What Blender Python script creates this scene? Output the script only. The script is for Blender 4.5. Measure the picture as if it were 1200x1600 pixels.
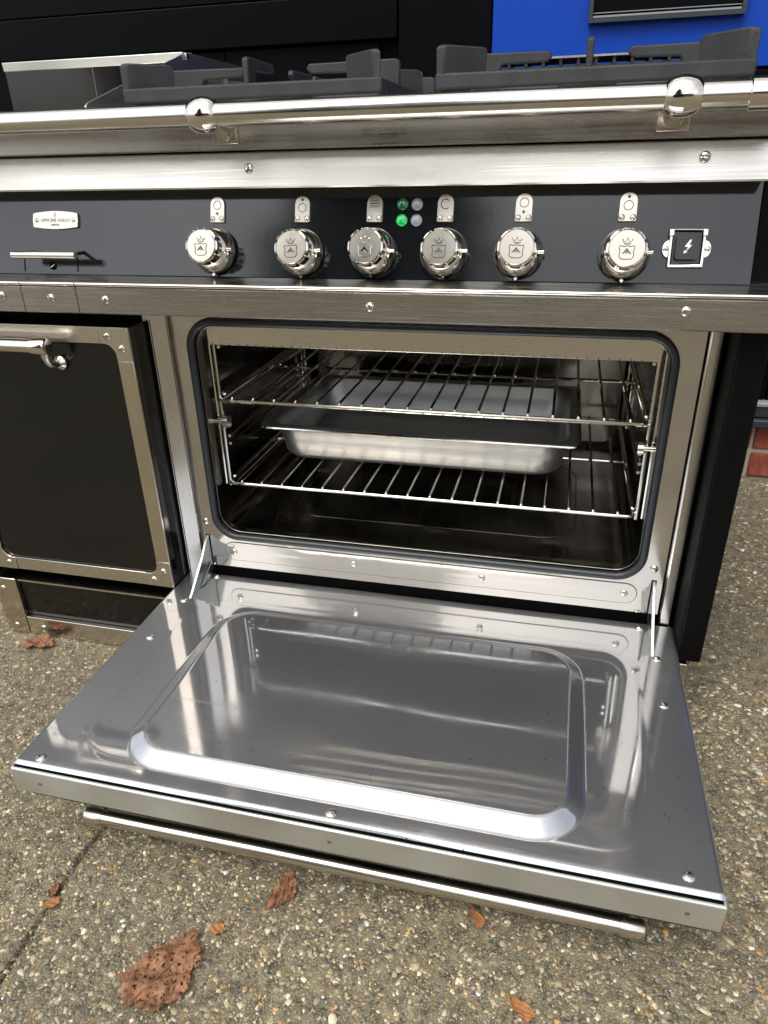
import bpy, bmesh, math, random
import numpy as np
from mathutils import Matrix, Vector
from mathutils.geometry import tessellate_polygon
R = math.radians
for o in list(bpy.data.objects): bpy.data.objects.remove(o)
scene = bpy.context.scene
col = scene.collection

# ---------------------------------------------------------------- camera
ZC = 0.776                       # camera height over the ground
cam = bpy.data.cameras.new('camera'); cam_o = bpy.data.objects.new('camera', cam); col.objects.link(cam_o)
cam.sensor_fit = 'VERTICAL'; cam.sensor_height = 36.0; cam.lens = 36.0 * 1108 / 1600
cam.clip_start = 0.02; cam.clip_end = 500
Rm = Matrix(((0.97113987, 0.23756977, -0.02116521), (-0.08789882, 0.43897729, 0.89418831), (0.22172316, -0.86652152, 0.44719045)))
m4 = Rm.transposed().to_4x4(); m4.translation = Vector((0, -0.946, ZC)); cam_o.matrix_world = m4
scene.camera = cam_o

# ---------------------------------------------------------------- sky, sun, exposure
SUN_EL, SUN_AZ = 58, 200         # soft light of an overcast sky, from behind the camera's left shoulder
world = bpy.data.worlds.new('World'); scene.world = world; world.use_nodes = True
wn = world.node_tree; wn.nodes.clear()
sky = wn.nodes.new('ShaderNodeTexSky'); sky.sky_type = 'NISHITA'; sky.sun_disc = False
sky.sun_elevation = R(SUN_EL); sky.sun_rotation = R(SUN_AZ); sky.dust_density = 4.0; sky.air_density = 1.0; sky.ozone_density = 1.0
hs = wn.nodes.new('ShaderNodeHueSaturation'); hs.inputs['Saturation'].default_value = 0.32
# broken grey cloud cover, the same all round the sky
tc = wn.nodes.new('ShaderNodeTexCoord'); mp = wn.nodes.new('ShaderNodeMapping'); mp.inputs['Scale'].default_value = (1, 1, 2.2)
nz = wn.nodes.new('ShaderNodeTexNoise'); nz.inputs['Scale'].default_value = 2.6; nz.inputs['Detail'].default_value = 5
rp = wn.nodes.new('ShaderNodeMapRange'); rp.inputs['From Min'].default_value = 0.3; rp.inputs['From Max'].default_value = 0.7
rp.inputs['To Min'].default_value = 0.75; rp.inputs['To Max'].default_value = 1.3
vm = wn.nodes.new('ShaderNodeVectorMath'); vm.operation = 'SCALE'
bg = wn.nodes.new('ShaderNodeBackground'); bg.inputs['Strength'].default_value = 0.15
wo = wn.nodes.new('ShaderNodeOutputWorld')
L = wn.links.new
L(sky.outputs[0], hs.inputs['Color']); L(tc.outputs['Generated'], mp.inputs[0]); L(mp.outputs[0], nz.inputs['Vector'])
L(nz.outputs['Fac'], rp.inputs['Value']); L(hs.outputs[0], vm.inputs[0]); L(rp.outputs[0], vm.inputs['Scale'])
L(vm.outputs[0], bg.inputs['Color']); L(bg.outputs[0], wo.inputs['Surface'])
sun = bpy.data.lights.new('sun', 'SUN'); sun.energy = 0.6; sun.angle = R(25); sun.color = (1, 0.97, 0.92)
sun_o = bpy.data.objects.new('sun', sun); col.objects.link(sun_o)
az = R(SUN_AZ); sd = Vector((math.sin(az) * math.cos(R(SUN_EL)), math.cos(az) * math.cos(R(SUN_EL)), math.sin(R(SUN_EL))))
sun_o.rotation_euler = sd.to_track_quat('Z', 'Y').to_euler(); sun_o.location = sd * 20
vs = scene.view_settings; vs.view_transform = 'Standard'; vs.look = 'None'; vs.gamma = 1; vs.exposure = 0.95; vs.use_curve_mapping = False

# ---------------------------------------------------------------- materials
def newmat(name):
    m = bpy.data.materials.new(name); m.use_nodes = True
    nt = m.node_tree; b = nt.nodes['Principled BSDF']
    return m, nt, b
def setp(b, **k):
    for key, v in k.items():
        key = key.replace('_', ' ')
        b.inputs[key].default_value = v
def noise(nt, scale, detail=3, vec=None, rough=0.5):
    n = nt.nodes.new('ShaderNodeTexNoise'); n.inputs['Scale'].default_value = scale; n.inputs['Detail'].default_value = detail
    n.inputs['Roughness'].default_value = rough
    if vec is not None: nt.links.new(vec, n.inputs['Vector'])
    return n
def objvec(nt, sc=(1, 1, 1)):
    t = nt.nodes.new('ShaderNodeTexCoord'); mp = nt.nodes.new('ShaderNodeMapping'); mp.inputs['Scale'].default_value = sc
    nt.links.new(t.outputs['Object'], mp.inputs[0]); return mp.outputs[0]
def maprange(nt, src, a, b, c, d):
    n = nt.nodes.new('ShaderNodeMapRange')
    for k, v in zip(('From Min', 'From Max', 'To Min', 'To Max'), (a, b, c, d)): n.inputs[k].default_value = v
    nt.links.new(src, n.inputs['Value']); return n.outputs[0]
def mixcol(nt, fac, c1, c2):
    n = nt.nodes.new('ShaderNodeMix'); n.data_type = 'RGBA'
    if hasattr(fac, 'links'): nt.links.new(fac, n.inputs[0])
    else: n.inputs[0].default_value = fac
    for i, c in ((6, c1), (7, c2)):
        if hasattr(c, 'links'): nt.links.new(c, n.inputs[i])
        else: n.inputs[i].default_value = (*c, 1)
    return n.outputs[2]
def bump(nt, b, src, strength, dist):
    n = nt.nodes.new('ShaderNodeBump'); n.inputs['Strength'].default_value = strength; n.inputs['Distance'].default_value = dist
    nt.links.new(src, n.inputs['Height']); nt.links.new(n.outputs[0], b.inputs['Normal']); return n

def metal(name, base, rough, brush=None, brush_amt=0.25, smudge=0.06, bump_d=0.0, haze=0.0, haze_rough=0.5, wear=False):
    m, nt, b = newmat(name)
    setp(b, Metallic=1.0, Roughness=rough)
    v = objvec(nt)
    sm = noise(nt, 9, 4, v)
    if brush:
        sc = {'x': (5, 300, 300), 'z': (420, 420, 1.2), 'y': (420, 1.2, 420)}[brush]
        br = noise(nt, 1.6, 2, objvec(nt, sc), 0.6)
        c = mixcol(nt, maprange(nt, br.outputs['Fac'], .3, .7, 0, brush_amt), base, tuple(x * 0.55 for x in base))
        nt.links.new(c, b.inputs['Base Color'])
        add = nt.nodes.new('ShaderNodeMath'); add.operation = 'ADD'
        nt.links.new(maprange(nt, br.outputs['Fac'], .3, .7, -brush_amt * .25, brush_amt * .25), add.inputs[0])
        nt.links.new(maprange(nt, sm.outputs['Fac'], .35, .7, rough - smudge, rough + smudge), add.inputs[1])
        nt.links.new(add.outputs[0], b.inputs['Roughness'])
        if bump_d: bump(nt, b, br.outputs['Fac'], 0.5, bump_d)
    else:
        b.inputs['Base Color'].default_value = (*base, 1)
        nt.links.new(maprange(nt, sm.outputs['Fac'], .35, .7, max(.02, rough - smudge), rough + smudge), b.inputs['Roughness'])
        if bump_d:
            bump(nt, b, noise(nt, 14, 2, v).outputs['Fac'], 0.6, bump_d)
    if wear:          # hairline scratches, wiped smears, pits
        mp2 = nt.nodes.new('ShaderNodeMapping'); mp2.inputs['Rotation'].default_value = (0, 0, .5); mp2.inputs['Scale'].default_value = (2.5, 300, 1)
        t2 = nt.nodes.new('ShaderNodeTexCoord'); nt.links.new(t2.outputs['Object'], mp2.inputs[0])
        sc2 = noise(nt, 2.0, 1, mp2.outputs[0]); sw = noise(nt, 5, 5, v, .7)
        vo = nt.nodes.new('ShaderNodeTexVoronoi'); vo.inputs['Scale'].default_value = 55; nt.links.new(v, vo.inputs['Vector'])
        old = b.inputs['Roughness'].links[0].from_socket; ad = nt.nodes.new('ShaderNodeMath'); ad.operation = 'ADD'; ad2 = nt.nodes.new('ShaderNodeMath'); ad2.operation = 'ADD'
        nt.links.new(old, ad.inputs[0]); nt.links.new(maprange(nt, sc2.outputs['Fac'], .70, .74, 0, .12), ad.inputs[1])
        nt.links.new(ad.outputs[0], ad2.inputs[0]); nt.links.new(maprange(nt, sw.outputs['Fac'], .52, .7, 0, .09), ad2.inputs[1])
        nt.links.new(ad2.outputs[0], b.inputs['Roughness'])
        spk = maprange(nt, vo.outputs['Distance'], .06, .045, 0, .85)
        nt.links.new(mixcol(nt, spk, b.inputs['Base Color'].links[0].from_socket, (.03, .03, .03)), b.inputs['Base Color'])
    if haze:          # sheet metal scatters part of the light widely
        h = nt.nodes.new('ShaderNodeBsdfPrincipled'); setp(h, Metallic=1.0, Roughness=haze_rough)
        if b.inputs['Base Color'].links: nt.links.new(b.inputs['Base Color'].links[0].from_socket, h.inputs['Base Color'])
        else: h.inputs['Base Color'].default_value = (*base, 1)
        mx = nt.nodes.new('ShaderNodeMixShader'); mx.inputs[0].default_value = haze
        nt.links.new(b.outputs[0], mx.inputs[1]); nt.links.new(h.outputs[0], mx.inputs[2])
        nt.links.new(mx.outputs[0], nt.nodes['Material Output'].inputs['Surface'])
    return m
M = {}
M['polish'] = metal('polished_nickel', (0.72, 0.68, 0.61), 0.09, smudge=0.03)
M['nickel'] = metal('satin_nickel', (0.66, 0.62, 0.54), 0.24, brush='x', brush_amt=.12, smudge=0.05)
M['nickel_z'] = metal('satin_nickel_upright', (0.64, 0.58, 0.48), 0.17, brush='z', brush_amt=.12, smudge=0.04)
M['face'] = metal('worn_nickel_face', (0.52, 0.485, 0.42), 0.26, smudge=0.1, bump_d=0.0006)
M['brushed'] = metal('brushed_steel', (0.62, 0.6, 0.55), 0.33, brush='x', brush_amt=.25, smudge=0.05, bump_d=0.00004)
M['apron'] = metal('apron_steel', (0.42, 0.405, 0.375), 0.3, brush='x', brush_amt=.15, smudge=0.05)
M['trim'] = metal('hairline_steel', (0.53, 0.51, 0.475), 0.26, brush='x', brush_amt=.85, smudge=0.05, bump_d=0.00002)
M['frame'] = metal('oven_frame_steel', (0.56, 0.53, 0.48), 0.10, smudge=0.05, bump_d=0.0005, haze=.2)
M['strip'] = metal('upright_steel', (0.6, 0.58, 0.54), 0.22, brush='z', brush_amt=.2)
M['liner'] = metal('door_liner_steel', (0.575, 0.58, 0.59), 0.06, brush='x', brush_amt=.08, smudge=0.025, haze=.36, haze_rough=.5, wear=True)
M['lip'] = metal('door_edge_steel', (0.66, 0.67, 0.63), 0.55, smudge=0.08)
M['cavity'] = metal('cavity_steel', (0.27, 0.25, 0.22), 0.2, smudge=0.1, bump_d=0.0005)
M['wire'] = metal('chromed_wire', (0.7, 0.68, 0.63), 0.1, smudge=0.02)
M['pan'] = metal('pan_steel', (0.56, 0.565, 0.55), 0.46, brush='x', brush_amt=.12, smudge=0.05)
M['zinc'] = metal('zinc_hinge', (0.42, 0.46, 0.455), 0.34, smudge=0.12)
M['chrome_bar'] = metal('rail_tube_steel', (0.66, 0.63, 0.57), 0.2, brush='x', brush_amt=.1, smudge=0.03)

def gloss(name, base, rough, bump_s=None, coat=0.0, spec=0.5):
    m, nt, b = newmat(name); setp(b, Roughness=rough); b.inputs['Base Color'].default_value = (*base, 1)
    b.inputs['Specular IOR Level'].default_value = spec
    if coat: b.inputs['Coat Weight'].default_value = coat; b.inputs['Coat Roughness'].default_value = 0.06
    if bump_s: bump(nt, b, noise(nt, bump_s[0], 2, objvec(nt)).outputs['Fac'], bump_s[1], bump_s[2])
    return m
M['enamel'] = gloss('black_enamel', (0.006, 0.007, 0.008), 0.1, (260, .12, .0002), spec=.62)
M['blackglass'] = gloss('black_gloss_panel', (0.004, 0.004, 0.0035), 0.09, (22, .3, .0004), spec=.5)
M['blackpaint'] = gloss('black_paint', (0.0022, 0.0022, 0.0022), 0.5, spec=.09)
M['dark'] = gloss('dark_gap', (0.0015, 0.0015, 0.0015), 0.8, spec=.05)
M['rubber'] = gloss('black_rubber', (0.014, 0.017, 0.02), 0.42, (300, .2, .0003))
M['plastic'] = gloss('black_plastic', (0.008, 0.008, 0.009), 0.18)
M['white'] = gloss('white_print', (0.75, 0.8, 0.8), 0.5)
M['engrave'] = gloss('engraved_line', (0.09, 0.085, 0.075), 0.5)
M['etch'] = metal('etched_nickel', (0.12, 0.11, 0.09), 0.45)
M['mortar'] = gloss('mortar', (0.33, 0.31, 0.24), 0.95, (90, .8, .003))
M['shop'] = gloss('shopfront_black', (0.0012, 0.0018, 0.0022), 0.4, (60, .15, .0006), spec=.06)
M['blue'] = gloss('blue_panel', (0.0, 0.042, 0.33), 0.5, spec=.2)
M['sillgrey'] = gloss('sill_metal', (0.22, 0.23, 0.24), 0.4)
M['silldark'] = gloss('sill_slate', (0.02, 0.025, 0.03), 0.4)
def lamp_mat(name, base, em):
    m, nt, b = newmat(name); setp(b, Roughness=0.12); b.inputs['Base Color'].default_value = (*base, 1)
    b.inputs['Coat Weight'].default_value = .6
    if em: b.inputs['Emission Color'].default_value = (*base, 1); b.inputs['Emission Strength'].default_value = em
    return m
M['green'] = lamp_mat('green_lens', (0.0, 0.16, 0.05), 0)
M['greenlit'] = lamp_mat('lit_green_lens', (0.0, 0.42, 0.08), 0.15)
M['clear'] = lamp_mat('clear_lens', (0.28, 0.29, 0.3), 0)
def iron():
    m, nt, b = newmat('cast_iron'); setp(b, Roughness=.55)
    v = objvec(nt); n = noise(nt, 35, 4, v); n2 = noise(nt, 900, 2, v)
    nt.links.new(mixcol(nt, maprange(nt, n.outputs['Fac'], .3, .75, 0, 1), (0.009, 0.0108, 0.0115), (0.021, 0.0235, 0.0245)), b.inputs['Base Color'])
    bump(nt, b, n2.outputs['Fac'], .9, .0010); return m
M['iron'] = iron()
def brickm():
    m, nt, b = newmat('red_brick'); setp(b, Roughness=.85)
    v = objvec(nt); oi = nt.nodes.new('ShaderNodeObjectInfo'); n = noise(nt, 40, 5, v)
    c1 = mixcol(nt, oi.outputs['Random'], (0.26, 0.05, 0.025), (0.2, 0.035, 0.02))
    nt.links.new(mixcol(nt, maprange(nt, n.outputs['Fac'], .45, .75, 0, .8), c1, (0.3, 0.1, 0.06)), b.inputs['Base Color'])
    bump(nt, b, noise(nt, 160, 4, v).outputs['Fac'], .6, .002); return m
M['brick'] = brickm()
def concrete():
    m, nt, b = newmat('exposed_aggregate_concrete'); setp(b, Roughness=.88)
    v = objvec(nt)
    big = noise(nt, 3.0, 5, v); mid = noise(nt, 60, 5, v, .65); fine = noise(nt, 420, 3, v, .7)
    base = mixcol(nt, maprange(nt, mid.outputs['Fac'], .35, .68, 0, 1), (0.044, 0.038, 0.025), (0.265, 0.222, 0.132))
    base = mixcol(nt, maprange(nt, big.outputs['Fac'], .42, .66, 0, .4), base, (0.060, 0.060, 0.050))
    base = mixcol(nt, maprange(nt, fine.outputs['Fac'], .5, .68, 0, .75), base, (0.46, 0.39, 0.25))
    # small set stones as print where the built ones stop
    vo = nt.nodes.new('ShaderNodeTexVoronoi'); vo.inputs['Scale'].default_value = 170; nt.links.new(v, vo.inputs['Vector'])
    sep = nt.nodes.new('ShaderNodeSeparateColor'); nt.links.new(vo.outputs['Color'], sep.inputs[0])
    ramp = nt.nodes.new('ShaderNodeValToRGB'); cr = ramp.color_ramp; cr.interpolation = 'CONSTANT'
    pal = [(0, (.06, .055, .045)), (.25, (.2, .17, .115)), (.5, (.36, .31, .21)), (.66, (.11, .10, .085)), (.8, (.45, .42, .34)), (.9, (.32, .16, .04))]
    while len(cr.elements) < len(pal): cr.elements.new(0.5)
    for e, (p, c) in zip(cr.elements, pal): e.position = p; e.color = (*c, 1)
    nt.links.new(sep.outputs[0], ramp.inputs[0])
    mk = nt.nodes.new('ShaderNodeMath'); mk.operation = 'MULTIPLY'
    nt.links.new(maprange(nt, vo.outputs['Distance'], .42, .3, 0, 1), mk.inputs[0])
    nt.links.new(maprange(nt, sep.outputs[1], .45, .5, 0, .85), mk.inputs[1])
    nt.links.new(mixcol(nt, mk.outputs[0], base, ramp.outputs[0]), b.inputs['Base Color'])
    h = nt.nodes.new('ShaderNodeMath'); h.operation = 'ADD'
    nt.links.new(mid.outputs['Fac'], h.inputs[0]); nt.links.new(fine.outputs['Fac'], h.inputs[1])
    bump(nt, b, h.outputs[0], .9, .004); return m
M['concrete'] = concrete()
def pebblem():
    m, nt, b = newmat('aggregate_stones'); setp(b, Roughness=.55)
    a = nt.nodes.new('ShaderNodeAttribute'); a.attribute_name = 'tint'
    n = noise(nt, 500, 3, objvec(nt))
    pc = mixcol(nt, maprange(nt, n.outputs['Fac'], .42, .72, 0, .7), a.outputs['Color'], (0.10, 0.085, 0.06))
    st = noise(nt, 3.0, 5, objvec(nt))
    nt.links.new(mixcol(nt, maprange(nt, st.outputs['Fac'], .42, .66, 0, .35), pc, (0.085, 0.082, 0.068)), b.inputs['Base Color']); return m
M['pebble'] = pebblem()
def leafm(name, c1, c2):
    m, nt, b = newmat(name); setp(b, Roughness=.8)
    v = objvec(nt); n = noise(nt, 90, 5, v)
    nt.links.new(mixcol(nt, maprange(nt, n.outputs['Fac'], .35, .7, 0, 1), c1, c2), b.inputs['Base Color'])
    bump(nt, b, noise(nt, 260, 4, v).outputs['Fac'], .7, .002); return m
M['leaf'] = leafm('dry_leaf', (0.13, 0.055, 0.022), (0.30, 0.145, 0.07))
M['leaf2'] = leafm('amber_leaf', (0.33, 0.145, 0.045), (0.2, 0.08, 0.03))
M['soil'] = leafm('joint_dirt', (0.05, 0.04, 0.025), (0.11, 0.08, 0.05))
M['needle'] = leafm('needles', (0.012, 0.03, 0.012), (0.025, 0.05, 0.02))
M['bark'] = leafm('bark', (0.06, 0.045, 0.03), (0.1, 0.08, 0.06))
M['tile'] = gloss('roof_tile', (0.12, 0.06, 0.045), .8)
M['pane'] = gloss('window_pane', (0.02, 0.024, 0.028), .06)
M['render'] = gloss('white_frame', (0.7, 0.7, 0.68), .5)

# ---------------------------------------------------------------- mesh helpers
class MB:
    def __init__(s): s.v = []; s.f = []; s.mi = []; s.cur = 0
    def add(s, vs, fs):
        b = len(s.v); s.v += [tuple(v) for v in vs]
        for f in fs: s.f.append(tuple(i + b for i in f)); s.mi.append(s.cur)
        return s
    def box(s, x0, x1, y0, y1, z0, z1):
        return s.add([(x0,y0,z0),(x1,y0,z0),(x1,y1,z0),(x0,y1,z0),(x0,y0,z1),(x1,y0,z1),(x1,y1,z1),(x0,y1,z1)],
                     [(3,2,1,0),(4,5,6,7),(0,1,5,4),(1,2,6,5),(2,3,7,6),(3,0,4,7)])
    def prism_x(s, prof, x0, x1):            # prof: closed (y,z) polygon
        n = len(prof); vs = [(x0, y, z) for y, z in prof] + [(x1, y, z) for y, z in prof]
        fs = [(i, (i+1) % n, n + (i+1) % n, n + i) for i in range(n)]
        return s.add(vs, fs + [tuple(range(n))[::-1], tuple(range(n, 2*n))])
    def prism(s, poly, w0, w1, holes=(), f=lambda u, v, w: (u, v, w)):   # (u,v) polygon with holes, thickness w0..w1
        loops = [list(poly)] + [list(h) for h in holes]
        tri = tessellate_polygon([[Vector((p[0], p[1], 0)) for p in l] for l in loops])
        flat = [p for l in loops for p in l]; n = len(flat)
        vs = [f(p[0], p[1], w0) for p in flat] + [f(p[0], p[1], w1) for p in flat]; fs = []
        for t in tri: fs.append(tuple(t)); fs.append(tuple(i + n for i in t[::-1]))
        o = 0
        for l in loops:
            k = len(l)
            for i in range(k): fs.append((o+i, o+(i+1) % k, n+o+(i+1) % k, n+o+i))
            o += k
        return s.add(vs, fs)
    def tube(s, pts, r, n=10, closed=False, caps=True):
        P = [Vector(p) for p in pts]; k = len(P); rr = r if hasattr(r, '__len__') else [r]*k
        T = []
        for i in range(k):
            a = P[(i-1) % k] if closed or i > 0 else P[i]; b = P[(i+1) % k] if closed or i < k-1 else P[i]
            T.append((b - a).normalized())
        ref = Vector((0, 0, 1)) if abs(T[0].z) < .9 else Vector((1, 0, 0))
        N = (ref - T[0] * ref.dot(T[0])).normalized(); vs = []
        for i in range(k):
            N = (N - T[i] * N.dot(T[i])).normalized(); B = T[i].cross(N)
            for j in range(n):
                a = 2*math.pi*j/n; vs.append(P[i] + (N*math.cos(a) + B*math.sin(a)) * rr[i])
        fs = []
        for i in range(k if closed else k-1):
            for j in range(n):
                a, b = i*n + j, i*n + (j+1) % n; c, d = ((i+1) % k)*n + (j+1) % n, ((i+1) % k)*n + j
                fs.append((a, b, c, d))
        if caps and not closed: fs += [tuple(range(n))[::-1], tuple(range((k-1)*n, k*n))]
        return s.add(vs, fs)
    def lathe(s, prof, n=32, f=lambda x, y, z: (x, y, z), rfun=None):    # (r,h) about local z
        vs = []; fs = []; k = len(prof)
        for i, (r, h) in enumerate(prof):
            for j in range(n):
                a = 2*math.pi*j/n; q = r * (rfun(a, i) if rfun else 1); vs.append(f(q*math.cos(a), q*math.sin(a), h))
        for i in range(k-1):
            for j in range(n): fs.append((i*n+j, i*n+(j+1) % n, (i+1)*n+(j+1) % n, (i+1)*n+j))
        fs += [tuple(range(n))[::-1], tuple(range((k-1)*n, k*n))]
        return s.add(vs, fs)
    def mesh(s, name, mats, smooth=True, ang=32):
        me = bpy.data.meshes.new(name); me.from_pydata(s.v, [], s.f); me.validate()
        for m in (mats if isinstance(mats, (list, tuple)) else [mats]): me.materials.append(m)
        if any(s.mi) and len(s.mi) == len(me.polygons): me.polygons.foreach_set('material_index', s.mi)
        bm = bmesh.new(); bm.from_mesh(me); bmesh.ops.recalc_face_normals(bm, faces=bm.faces); bm.to_mesh(me); bm.free()
        if smooth:
            me.polygons.foreach_set('use_smooth', [True]*len(me.polygons)); me.set_sharp_from_angle(angle=R(ang))
        return me

OFF = {}
def put(name, me, parent=None, loc=(0, 0, 0), rot=None, local=False, bevel=0, solid=0):
    if isinstance(me, tuple): me = me[0].mesh(name, me[1])
    o = bpy.data.objects.new(name, me); col.objects.link(o)
    loc = Vector(loc)
    if parent is not None:
        o.parent = parent
        if local: o.location = loc
        else: o.location = loc - OFF.get(parent.name, Vector((0, 0, 0)))
    else: o.location = loc
    OFF[o.name] = loc
    if rot is not None: o.rotation_euler = rot
    if solid:
        sm = o.modifiers.new('s', 'SOLIDIFY'); sm.thickness = solid; sm.offset = 0
    if bevel:
        b = o.modifiers.new('b', 'BEVEL'); b.width = bevel; b.segments = 2; b.limit_method = 'ANGLE'; b.angle_limit = R(40); b.harden_normals = False
    return o
def thing(name, loc, label, cat, group=None):
    o = bpy.data.objects.new(name, None); col.objects.link(o); o.location = loc; o.empty_display_size = .05
    OFF[o.name] = Vector(loc); return tag(o, label, cat, group)
def tag(o, label=None, cat=None, group=None, kind=None):
    for k, v in (('label', label), ('category', cat), ('group', group), ('kind', kind)):
        if v: o[k] = v
    return o
def rrect(x0, x1, y0, y1, r, n=8):
    P = []
    for cx, cy, a0 in ((x1-r, y1-r, 0), (x0+r, y1-r, 90), (x0+r, y0+r, 180), (x1-r, y0+r, 270)):
        for i in range(n+1):
            a = R(a0 + 90*i/n); P.append((cx + r*math.cos(a), cy + r*math.sin(a)))
    return P
def rotX(a, spin=0): return (Matrix.Rotation(R(a), 3, 'X') @ Matrix.Rotation(R(spin), 3, 'Z')).to_euler()
FRONT = 90.0                      # local z -> toward the camera on upright faces
xzmap = lambda y0: (lambda u, v, w: (u, y0 + w, v))
def W(z): return z + ZC
rnd = random.Random(4)

# ---------------------------------------------------------------- ground
def ground():
    xs = [-40, -12, -4, -1.6, -.9, -.545, -.5300, -.5275, -.5235, -.5210, -.505, -.2, .3, 1, 3, 10, 40]
    ys = [-40, -15, -6, -3, -1.6] + [-1.2 + .05*i for i in range(32)] + [.6, .95, 2, 6]
    v = []; f = []
    for j, y in enumerate(ys):
        jig = rnd.uniform(-.0065, .0065) if -1.3 < y < .5 else 0
        for i, x in enumerate(xs):
            near = 6 <= i <= 9
            v.append((x + (jig if near else 0), y, ((-.004 + rnd.uniform(-.001, .0025)) if i in (7, 8) else (-.0006 if i in (6, 9) else 0))))
    n = len(xs)
    for j in range(len(ys)-1):
        for i in range(n-1): f.append((j*n+i, j*n+i+1, (j+1)*n+i+1, (j+1)*n+i))
    mb = MB(); mb.add(v, f)
    o = put('ground', (mb, M['concrete'])); tag(o, kind='structure')
ground()
def pebbles():
    g = np.random.default_rng(11)
    def scatter(n, x0, x1, y0, y1, rmin, rmax, pw):
        x = g.uniform(x0, x1, n); y = g.uniform(y0, y1, n); r = rmin + (rmax-rmin) * g.random(n)**pw
        return np.stack([x, y, r], 1)
    P = np.concatenate([
        scatter(72000, -1.25, .62, -.80, .05, .0008, .0046, 3.2),
        scatter(9000, -.75, .5, -.72, -.30, .0008, .0036, 2.4),
        scatter(420, -1.25, .62, -.80, .05, .0042, .0078, 2.0),
        scatter(15000, .2, 1.1, -.3, .93, .0014, .0062, 2.6),
        scatter(3500, -1.7, -.9, -.45, .5, .0014, .0062, 2.6)])
    x, y = P[:, 0], P[:, 1]
    under = (x > -.95) & (x < .21) & (y > -.06)
    deep = (x > -.55) & (x < .17) & (y > -.36)
    joint = (np.abs(x + .5255) < .006) & (g.random(len(P)) < .8)
    P = P[~(under | joint | (deep & (g.random(len(P)) < .8)))]
    n = len(P); K = 6
    ang = np.linspace(0, 2*np.pi, K, endpoint=False)[None] + g.uniform(0, 6.28, (n, 1))
    rad = P[:, 2:3] * g.uniform(.55, 1.3, (n, K)); el = g.uniform(.42, 1, (n, 1)); th = g.uniform(0, 6.28, (n, 1))
    lx = rad*np.cos(ang); ly = rad*np.sin(ang)*el
    cx = lx*np.cos(th) - ly*np.sin(th); cy = lx*np.sin(th) + ly*np.cos(th)
    h = P[:, 2:3] * g.uniform(.06, .34, (n, 1))
    ring0 = np.stack([P[:, :1]+cx, P[:, 1:2]+cy, np.full((n, K), -.0008)], 2)
    tl = g.uniform(-.3, .3, (n, 2))
    s = .8
    ring1 = np.stack([P[:, :1]+cx*s, P[:, 1:2]+cy*s, h + cx*s*tl[:, :1] + cy*s*tl[:, 1:]], 2)
    V = np.concatenate([ring0, ring1], 1).reshape(-1, 3)      # 14 verts a stone
    base = (np.arange(n)*2*K)[:, None]
    q = np.array([[i, (i+1) % K, K+(i+1) % K, K+i] for i in range(K)])
    quads = (base[:, None] + q[None]).reshape(-1, 4)
    tops = base + np.arange(K, 2*K)[None]
    loops = np.concatenate([quads.ravel(), tops.ravel()])
    starts = np.concatenate([np.arange(len(quads))*4, len(quads)*4 + np.arange(n)*K])
    me = bpy.data.meshes.new('aggregate_stones')
    me.vertices.add(len(V)); me.vertices.foreach_set('co', V.ravel())
    me.loops.add(len(loops)); me.loops.foreach_set('vertex_index', loops.astype(np.int32))
    me.polygons.add(len(starts)); me.polygons.foreach_set('loop_start', starts.astype(np.int32))
    me.update(calc_edges=True); me.validate()
    pal = np.array([[.46, .40, .27], [.38, .32, .195], [.29, .235, .135], [.19, .158, .092], [.11, .10, .075], [.06, .058, .05], [.36, .21, .06], [.26, .125, .05], [.55, .52, .43]])
    pr = np.array([.10, .19, .22, .18, .13, .09, .055, .04, .035]); c = pal[g.choice(len(pal), n, p=pr/pr.sum())] * g.uniform(.8, 1.65, (n, 1))
    cc = np.repeat(np.concatenate([c, np.ones((n, 1))], 1), 2*K, axis=0)
    at = me.color_attributes.new('tint', 'FLOAT_COLOR', 'POINT'); at.data.foreach_set('color', cc.astype(np.float32).ravel())
    me.materials.append(M['pebble'])
    o = put('aggregate_stones', me); tag(o, 'small cream, grey and amber stones set in the concrete ground', 'gravel', kind='stuff')
pebbles()
def joint_dirt():
    g = random.Random(8); mb = MB()
    for i in range(1300):
        y = g.uniform(-.85, .0); x = -.5255 + g.gauss(0, .005); r = g.uniform(.0007, .0024); z = -.003 + g.uniform(0, .003)
        a = g.uniform(0, 6.3); p = [(x + r*math.cos(a+t)*g.uniform(.7, 1.3), y + r*math.sin(a+t)*g.uniform(.7, 1.5), z - .001) for t in (0, 1.57, 3.14, 4.71)]
        mb.add(p + [(x, y, z + r*.7)], [(0, 1, 4), (1, 2, 4), (2, 3, 4), (3, 0, 4)])
    o = put('joint_dirt', (mb, M['soil'])); tag(o, 'dark crumbly dirt filling the joint between concrete slabs', 'dirt', kind='stuff')
joint_dirt()

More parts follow.
